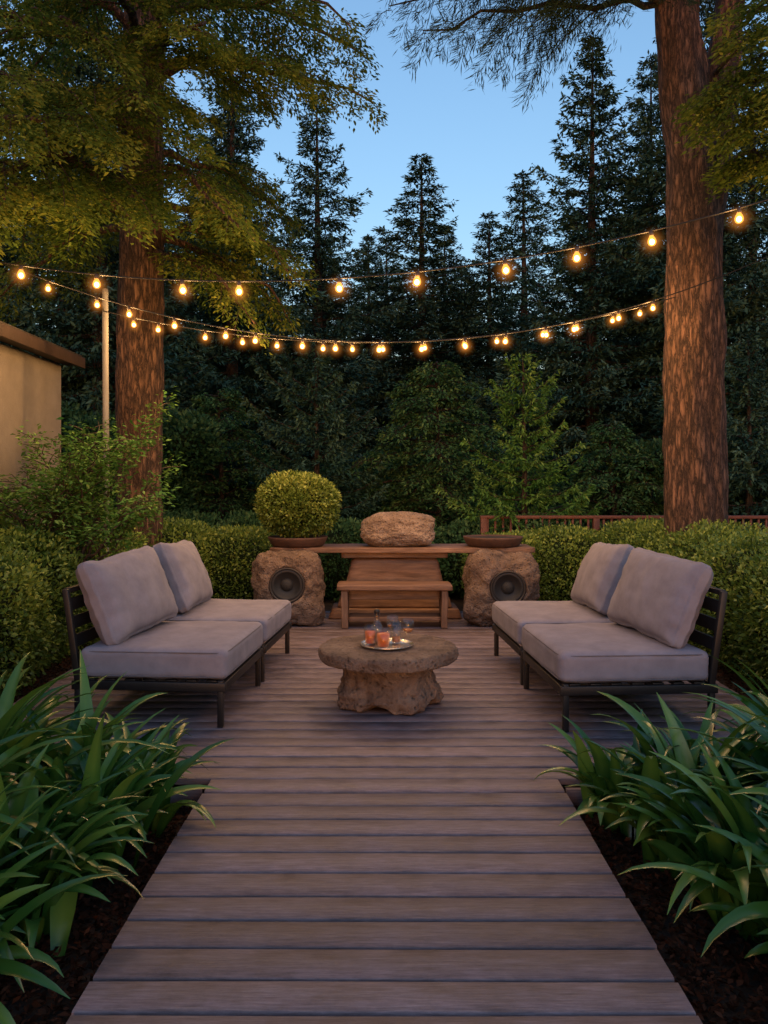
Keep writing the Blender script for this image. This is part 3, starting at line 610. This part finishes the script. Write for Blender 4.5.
def youngfir(x,y,H,Rr,seed,mat,label,nwh=20,ql=.08,pwr=.7,start=.06):
    tw,tc=fir_meshes(H,Rr,seed,nwh,8,15,ql,.32,start,.1,mat,pwr)
    t=thing('fir_sapling',label,'tree',(x,y,-.13)); obj('trunk',tw,t); obj('crown',tc,t)
youngfir(2.1,11.8,3.6,1.35,51,M_sap,'bright green fir sapling behind the planter bowl',16)
youngfir(-1.2,13.6,4.2,1.7,52,M_fir,'young drooping fir at edge of dark forest',13,.1,.6,.3)
youngfir(6.3,13.5,4.2,1.6,53,M_fir,'young fir beyond the wooden railing',18,.1)

# ---------------------------------------------------------------- house, post, railing
h=thing('house','single-storey beige stucco house with brown overhanging eave','house',(-3.68,9,-.13))
mbox('wall',M_stucco,h,(-2.5,-6.1,1.5),(5,12,3.0),.01)
rf=MB(); V,F=bbox((0,0,0),(3.1,12.3,.05),0); V=V@np.array(Matrix.Rotation(R(14),3,'Y')).T; rf.add(V+np.array([.17-1.5,-6.1,3.11+.37]),F,.5,0)
obj('roof',rf.mesh('roof',[M_shingle],False),h)
mbox('fascia',M_roof,h,(.20,-6.1,3.04),(.03,12.3,.12),.004)
mbox('soffit',M_roof,h,(.095,-6.1,3.02),(.18,12.2,.025),.002)
p=thing('light_post','slim weathered wooden post holding string lights','post',(-2.86,8.0,-.13))
obj('shaft',MB().add(*tube([(0,0,0),(.01,0,1.8),(0,0,3.62)],[.034,.032,.03],14)).add(*lathe([(.034,3.6),(.026,3.64),(0,3.65)],14)).mesh('shaft',[M_pole]),p)
obj('hook',MB().add(*tube([(0,-.03,3.42),(0,-.08,3.42),(0,-.1,3.45),(0,-.09,3.48)],[.006]*4,6)).mesh('hook',[M_wire]),p)
p=thing('light_post','slim weathered wooden post holding string lights','post',(3.65,5.75,-.13))
obj('shaft',MB().add(*tube([(0,0,0),(.01,0,2),(0,0,4.1)],[.05,.047,.042],14)).mesh('shaft',[M_pole]),p)
rl=thing('deck_railing','red-brown wooden railing with slim balusters behind hedge','railing',(1.35,10.95,-.13))
LR=6.4
mbox('top_rail',M_rail,rl,(LR/2,0,1.18),(LR,.09,.045),.006); mbox('bottom_rail',M_rail,rl,(LR/2,0,.3),(LR,.05,.05),.004)
pm=MB().add(*bbox((0,0,.59),(.09,.09,1.15),.006)).mesh('post',[M_rail],False); bmn=MB().add(*bbox((0,0,.74),(.03,.03,.83),.003)).mesh('baluster',[M_rail],False)
for k in range(5): obj('post',pm,rl,(.05+k*(LR-.1)/4,0,0))
for k in range(58):
    x=.05+(k+.5)*(LR-.1)/58
    obj('baluster',bmn,rl,(x,0,0))

# ---------------------------------------------------------------- string lights
gl=MB().add(*lathe([(.001,-.105),(.02,-.1),(.032,-.088),(.037,-.072),(.036,-.056),(.029,-.036),(.019,-.02),(.016,-.005)],18)).mesh('bulb',[M_bglass])
fi=MB().add(*ico((0,0,-.068),(.022,.022,.026),2)).mesh('filament',[M_fil])
so=MB().add(*lathe([(0,.035),(.01,.033),(.018,.026),(.019,.0),(.02,-.012),(.018,-.014)],14)).mesh('socket',[M_socket])
halo_me=MB().add(*ico((0,0,0),(.19,.19,.19),3)).mesh('halo_glow',[M_halo])  # added glow sphere for the bulb's halo, no real mist
BL=bpy.data.lights.new('bulb_light','POINT'); BL.energy=20; BL.color=(1,.52,.18); BL.shadow_soft_size=.035
def string(a,b,sag,sp,seed,label,sc=1,s0=.02,s1=.98):
    r=random.Random(seed); a=np.array(a);b=np.array(b)
    t=thing('string_light',label,'string lights',tuple(a),group='string lights over the deck')
    s=np.linspace(0,1,90); f=lambda s:(b-a)*np.asarray(s)[...,None]+np.array([0,0,-4*sag])*(np.asarray(s)*(1-np.asarray(s)))[...,None]
    obj('wire',MB().add(*tube(f(s),.006,6)).mesh('wire',[M_wire]),t)
    Ln=np.linalg.norm(b-a); n=int(Ln*(s1-s0)/sp)
    for k in range(n+1):
        q=s0+(s1-s0)*(k+r.uniform(-.2,.2))/n; q=min(max(q,0),1); p=f(q)
        o=obj('bulb',gl,t,tuple(p+np.array([0,0,-.025])),(r.uniform(-.1,.1),r.uniform(-.1,.1),0)); o.scale=(sc,)*3
        obj('filament',fi,o); obj('socket',so,o); obj('bulb_light',BL,o,(0,0,-.068)); obj('halo_glow',halo_me,o,(0,0,-.068))
string((-3.45,6.6,3.42),(3.62,5.75,3.86),.47,.59,1,'black cable string of glowing warm globe bulbs above deck',.86,.07,.965)
string((-2.86,7.92,3.27),(3.1,8.3,3.5),.40,.36,2,'lower warm bulb string hung between post and pine',.72,.04,.94)
string((-3.45,7.0,3.5),(4.2,7.6,3.95),.88,.36,3,'sagging warm bulb string hung from eave to tree',.72,.06,.79)

# ---------------------------------------------------------------- world, light, camera
w=bpy.data.worlds.new('World'); scene.world=w; w.use_nodes=True; nt=w.node_tree; bg=nt.nodes['Background']
sky=N(nt,'ShaderNodeTexSky',sky_type='NISHITA'); sky.sun_disc=False; sky.sun_elevation=R(2.0); sky.sun_rotation=R(180); sky.air_density=1.2; sky.dust_density=1.2; sky.ozone_density=3
vm=N(nt,'ShaderNodeVectorMath',operation='MULTIPLY'); vm.inputs[1].default_value=(1.05,.91,.84); L(nt,sky.outputs[0],vm.inputs[0])
L(nt,vm.outputs[0],bg.inputs[0]); bg.inputs[1].default_value=1.0
sl=bpy.data.lights.new('dusk_sky_fill','SUN'); sl.energy=.10; sl.angle=R(40); sl.color=(.9,.88,1); so_=bpy.data.objects.new('dusk_sky_fill',sl); COL.objects.link(so_)  # added soft lamp filling in for skylight, no sun shines at dusk
so_.rotation_euler=(R(50),0,R(0))
scene.view_settings.view_transform='Standard'; scene.view_settings.look='None'; scene.view_settings.exposure=0
cam=bpy.data.cameras.new('camera'); co=bpy.data.objects.new('camera',cam); COL.objects.link(co); scene.camera=co
cam.sensor_fit='VERTICAL'; cam.sensor_height=36; cam.lens=36*780/1024; cam.shift_y=-27/1024; cam.clip_end=600
co.location=(0,0,1.5); co.rotation_euler=(R(90),0,0)
